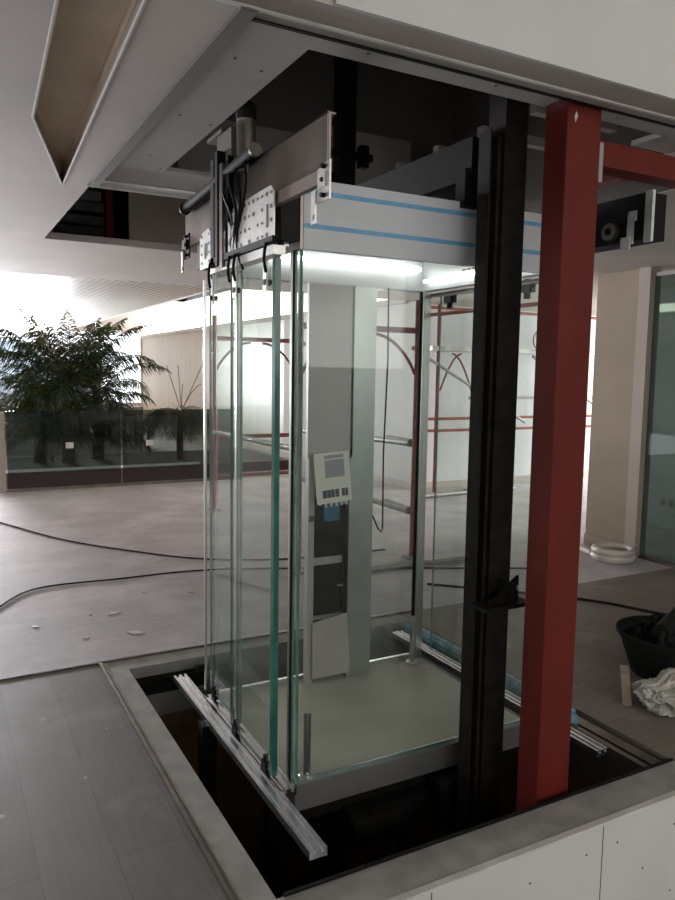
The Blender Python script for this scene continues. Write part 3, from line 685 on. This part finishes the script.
for (x, y, h) in ((1.80, 12.2, 1.5), (1.4, 12.35, 1.1), (2.3, 12.45, 1.35)):
    MB().tube([(x, y, .1), (x + .02, y, h * .5), (x - .02, y, h)], [.10, .085, .07], 12).build('trunk', 'trunk', t, True)
    for k in range(29):
        f = k / 28; a = k * 2.4 + random.uniform(-.3, .3)
        frond((x, y, .45 + (h - .45) * f), a, random.uniform(1.2, 1.55) * (.8 + .2 * f), .7 + .75 * f + random.uniform(-.2, .1), random.uniform(1.7, 2.5), 'frond', t, random.choice(('leaf_a', 'leaf_b', 'leaf_b', 'leaf_b')))
for a, L, el, dr, m in ((PI * .98, 1.7, 1.15, 2.3, 'leaf_b'), (PI * 1.05, 1.5, .9, 2.4, 'leaf_b'), (0.4, 1.25, 1.32, 1.0, 'leaf_b'), (1.5, 1.2, 1.4, .7, 'leaf_dry'), (2.4, 1.3, 1.36, .8, 'leaf_a'), (PI, 1.25, 1.2, 1.3, 'leaf_b'), (-.1, 1.35, 1.2, 1.2, 'leaf_b'), (-1.0, 1.1, 1.3, 1.0, 'leaf_a'), (PI * 1.3, 1.2, 1.3, 1.0, 'leaf_dry'), (.9, 1.15, 1.38, .9, 'leaf_a')):
    frond((1.85 + .3 * math.cos(a), 12.2, 1.5), a, L, el, dr, 'frond', t, m, .36, 44, .013)
t = thing('trailing_palm', 'smaller drooping palm at the right end of the balustrade', 'palm', (3.5, 11.8, .16))
MB().tube([(3.5, 11.9, .1), (3.5, 11.9, .95)], [.06, .05], 10).build('trunk', 'trunk', t, True)
for k in range(22):
    frond((3.5, 11.9, .95), random.uniform(0, 2 * PI), random.uniform(.6, 1.0), random.uniform(-.1, .5), random.uniform(1.2, 2.2), 'frond', t, random.choice(('leaf_b', 'leaf_b', 'leaf_a')), .42, 18)
for k in range(5):
    a = random.uniform(0, PI); MB().tube(arc(lambda s: (3.5 + math.cos(a) * .35 * s, 11.8, .95 + .75 * s - .3 * s * s * (k % 2)), 8), .006, 5).build('dry_stalk', 'trunk', t)
# hazy town beyond the window
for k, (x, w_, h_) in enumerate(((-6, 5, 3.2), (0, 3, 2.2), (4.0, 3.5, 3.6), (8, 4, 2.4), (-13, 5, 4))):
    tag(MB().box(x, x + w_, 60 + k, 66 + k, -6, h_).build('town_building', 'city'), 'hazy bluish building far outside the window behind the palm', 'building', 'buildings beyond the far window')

# ------------------------------------------------------------------ things on the floor
def floor_cable(pts, r, label, name='floor_cable'):
    # smooth through points
    P = [Vector(p) for p in pts]; out = []
    for i in range(len(P) - 1):
        p0, p1, p2, p3 = P[max(i - 1, 0)], P[i], P[i + 1], P[min(i + 2, len(P) - 1)]
        for k in range(8):
            s = k / 8; out.append(.5 * ((2 * p1) + (p2 - p0) * s + (2 * p0 - 5 * p1 + 4 * p2 - p3) * s * s + (3 * p1 - p0 - 3 * p2 + p3) * s ** 3))
    out.append(P[-1])
    return tag(MB().tube(out, r, 6).build(name, 'rubber', None, True), label, 'cable')
z = .008
floor_cable([(.0, 9.6, z), (.54, 8.43, z), (1.0, 7.35, z), (1.5, 6.6, z), (2.01, 6.05, z), (2.7, 5.75, z), (3.6, 5.7, z)], .007, 'thin black cable curving across the pale floor, the farther one of two')
floor_cable([(.1, 4.9, z), (.33, 5.4, z), (.62, 5.75, z), (1.2, 5.75, z), (1.9, 5.71, z), (2.8, 5.35, z), (4.4, 4.6, z)], .0065, 'thin black cable curving across the pale floor, the nearer one of two')
floor_cable([(3.3, 4.6, z), (4.09, 3.8, z), (4.37, 3.25, z), (4.7, 2.7, z)], .010, 'dark cable lying on the brown floor right of the red column')
b = MB().box(-7, .742, 4.112, 4.126, -.02, .006); struct(b.build('trim_9', 'ink'))
# hose coil by the pier
b = MB().tube(arc(lambda s: (5.28 + .16 * math.cos(2 * PI * s), 4.55 + .16 * math.sin(2 * PI * s), .035), 24), .035, 8)
b.tube(arc(lambda s: (5.28 + .16 * math.cos(2 * PI * s), 4.55 + .16 * math.sin(2 * PI * s), .09), 24), .03, 8)
b.tube([(5.2, 4.72, .03), (5.3, 5.1, .03), (5.35, 5.6, .03)], .03, 8)
tag(b.build('hose_coil', 'hose', None, True), 'coiled whitish hose on the floor at the foot of the beige pier', 'hose')
# tool bucket
bx, by = 3.515, 2.62
t = thing('tool_bucket', 'black rubber tub full of tools on the floor at right', 'bucket', (bx, by, 0))
MB().lathe([(0, .012), (.17, .012), (.235, .19), (.265, .235), (.275, .235), (.275, .222), (.25, .19), (.185, 0), (0, 0)], (bx, by, 0), 32).build('tub', 'rubber', t, True)
MB().tube(arc(lambda s: (bx + .05 + .24 * math.cos(PI * s), by + .1 * math.cos(PI * s), .225 + .13 * math.sin(PI * s)), 14), .013, 8).build('handle', 'rubber', t, True)
MB().tube(arc(lambda s: (bx + .05 + .24 * math.cos(PI * s), by - .13 * math.cos(PI * s) + .02, .225 + .05 * math.sin(PI * s)), 14), .011, 8).build('handle', 'rubber', t, True)
o = thing('power_drill', 'black cordless drill lying in the tool tub', 'drill', (bx - .08, by - .02, .15))
MB().tube([(bx - .17, by - .08, .28), (bx - .0, by - .02, .31)], [.045, .04], 14).build('body', 'rubber', o, True)
MB().tube([(bx - .0, by - .02, .31), (bx + .06, by + .0, .32)], [.028, .014], 12).build('chuck', 'steel_dark', o, True)
MB().tube([(bx - .13, by - .02, .26), (bx - .10, by - .05, .12)], [.03, .026], 10).build('grip', 'black', o, True)
MB().box(bx - .16, bx - .04, by - .10, by - .01, .08, .13).build('battery', 'black', o, bevel=.008)
tag(MB().bar((bx + .02, by + .02, .15), (bx + .17, by - .06, .27), .07, .06).build('charger_block', 'black', None, bevel=.01), 'square black charger block in the tool tub', 'charger')
# crumpled sack
import bmesh
def sack(name, c, rx, ry, rz, m, seed):
    rnd = random.Random(seed); bm = bmesh.new(); bmesh.ops.create_icosphere(bm, subdivisions=5, radius=1)
    from mathutils import noise
    for v in bm.verts:
        p = v.co.copy(); q = Vector((p.x * 1.3, p.y * 2.6, p.z * 2.2)) + Vector((noise.noise(p * 1.7), noise.noise(p * 1.5 + Vector((5, 0, 0))), seed)) * .9
        n = noise.noise(p * 1.4 + Vector((seed, 0, 0))) * .3 + (.2 - abs(noise.noise(q))) * .5 + (.1 - abs(noise.noise(q * 2.7))) * .16
        p *= 1 + n
        z_ = max(p.z, -.55); v.co = Vector((c[0] + p.x * rx, c[1] + p.y * ry, (z_ + .55) * rz + .002 + c[2]))
    me = bpy.data.meshes.new(name); bm.to_mesh(me); bm.free(); me.materials.append(M[m])
    o = bpy.data.objects.new(name, me); COL.objects.link(o)
    return o
tag(sack('crumpled_sack', (3.20, 2.33, 0), .22, .13, .095, 'canvas', 3), 'crumpled white sack on the floor in front of the tool tub', 'sack')
tag(MB().prism([(2.96, 2.44, .0), (3.03, 2.50, 0), (3.02, 2.52, .17), (2.97, 2.47, .15)], (.03, -.03, 0)).build('cardboard_offcut', 'beige'), 'brownish board offcut leaning against the crumpled white sack', 'cardboard')
tag(sack('tool_bag', (bx - .03, by + .05, .10), .15, .10, .13, 'rubber', 8), 'lumpy black cloth tool bag stuffed in the tool tub', 'bag')
# scraps
labs = []
for k, (x, y, s) in enumerate(((1.04, 4.52, .06), (1.3, 5.35, .03), (.5, 4.9, .035), (.85, 5.0, .025), (1.6, 5.2, .028), (.2, 4.6, .02), (.75, 4.55, .02), (1.0, 4.95, .05))):
    a = random.uniform(0, PI); ca, sa = math.cos(a) * s, math.sin(a) * s
    o = MB().prism([(x - ca, y - sa, .001), (x + sa * .5, y - ca * .5, .001), (x + ca, y + sa, .001), (x - sa * .4, y + ca * .6, .001)], (0, 0, .004)).build('plaster_scrap', 'white_strip')
    tag(o, 'small white plaster scrap on the pale floor left of the lift', 'scrap', 'plaster scraps on the pale floor')

# ------------------------------------------------------------------ light
wd = bpy.data.worlds.new('world'); SC.world = wd; wd.use_nodes = True
bg = wd.node_tree.nodes['Background']; bg.inputs['Color'].default_value = (.90, .95, 1, 1); bg.inputs['Strength'].default_value = 2.0
def area(name, loc, rot, sx, sy, e, col=(1, 1, 1), spread=PI):
    l = bpy.data.lights.new(name, 'AREA'); l.shape = 'RECTANGLE'; l.size = sx; l.size_y = sy; l.energy = e; l.color = col; l.spread = spread
    o = bpy.data.objects.new(name, l); COL.objects.link(o); o.location = loc; o.rotation_euler = rot
    return o
area('far_window_light', (.3, 23.8, 1.65), (-PI / 2, 0, 0), 6, 2.1, 800, (.95, .95, 1), math.radians(50))
area('left_fill_light', (-6.9, 7.8, 1.5), (0, -PI / 2, 0), 1.9, 9.4, 40, (.95, .97, 1))  # added fill from an unseen left side, to brighten the pale floor
area('stair_window_light', (3.0, -5.5, 3.0), (PI / 2, 0, 0), 9, 2.6, 128, (1, .98, .95))
area('side_window_light', (11.8, 6.2, 1.5), (0, PI / 2, 0), 2.2, 4, 330, (1, .98, .97))

SC.view_settings.view_transform = 'Standard'; SC.view_settings.look = 'None'; SC.view_settings.gamma = 1
SC.view_settings.exposure = 0.55; SC.view_settings.use_curve_mapping = False
SC.render.engine = 'CYCLES'
SC.cycles.use_denoising = True; SC.cycles.max_bounces = 10; SC.cycles.transparent_max_bounces = 24; SC.cycles.diffuse_bounces = 5; SC.cycles.glossy_bounces = 4
SC.cycles.sample_clamp_indirect = 6; SC.cycles.caustics_reflective = False; SC.cycles.caustics_refractive = False
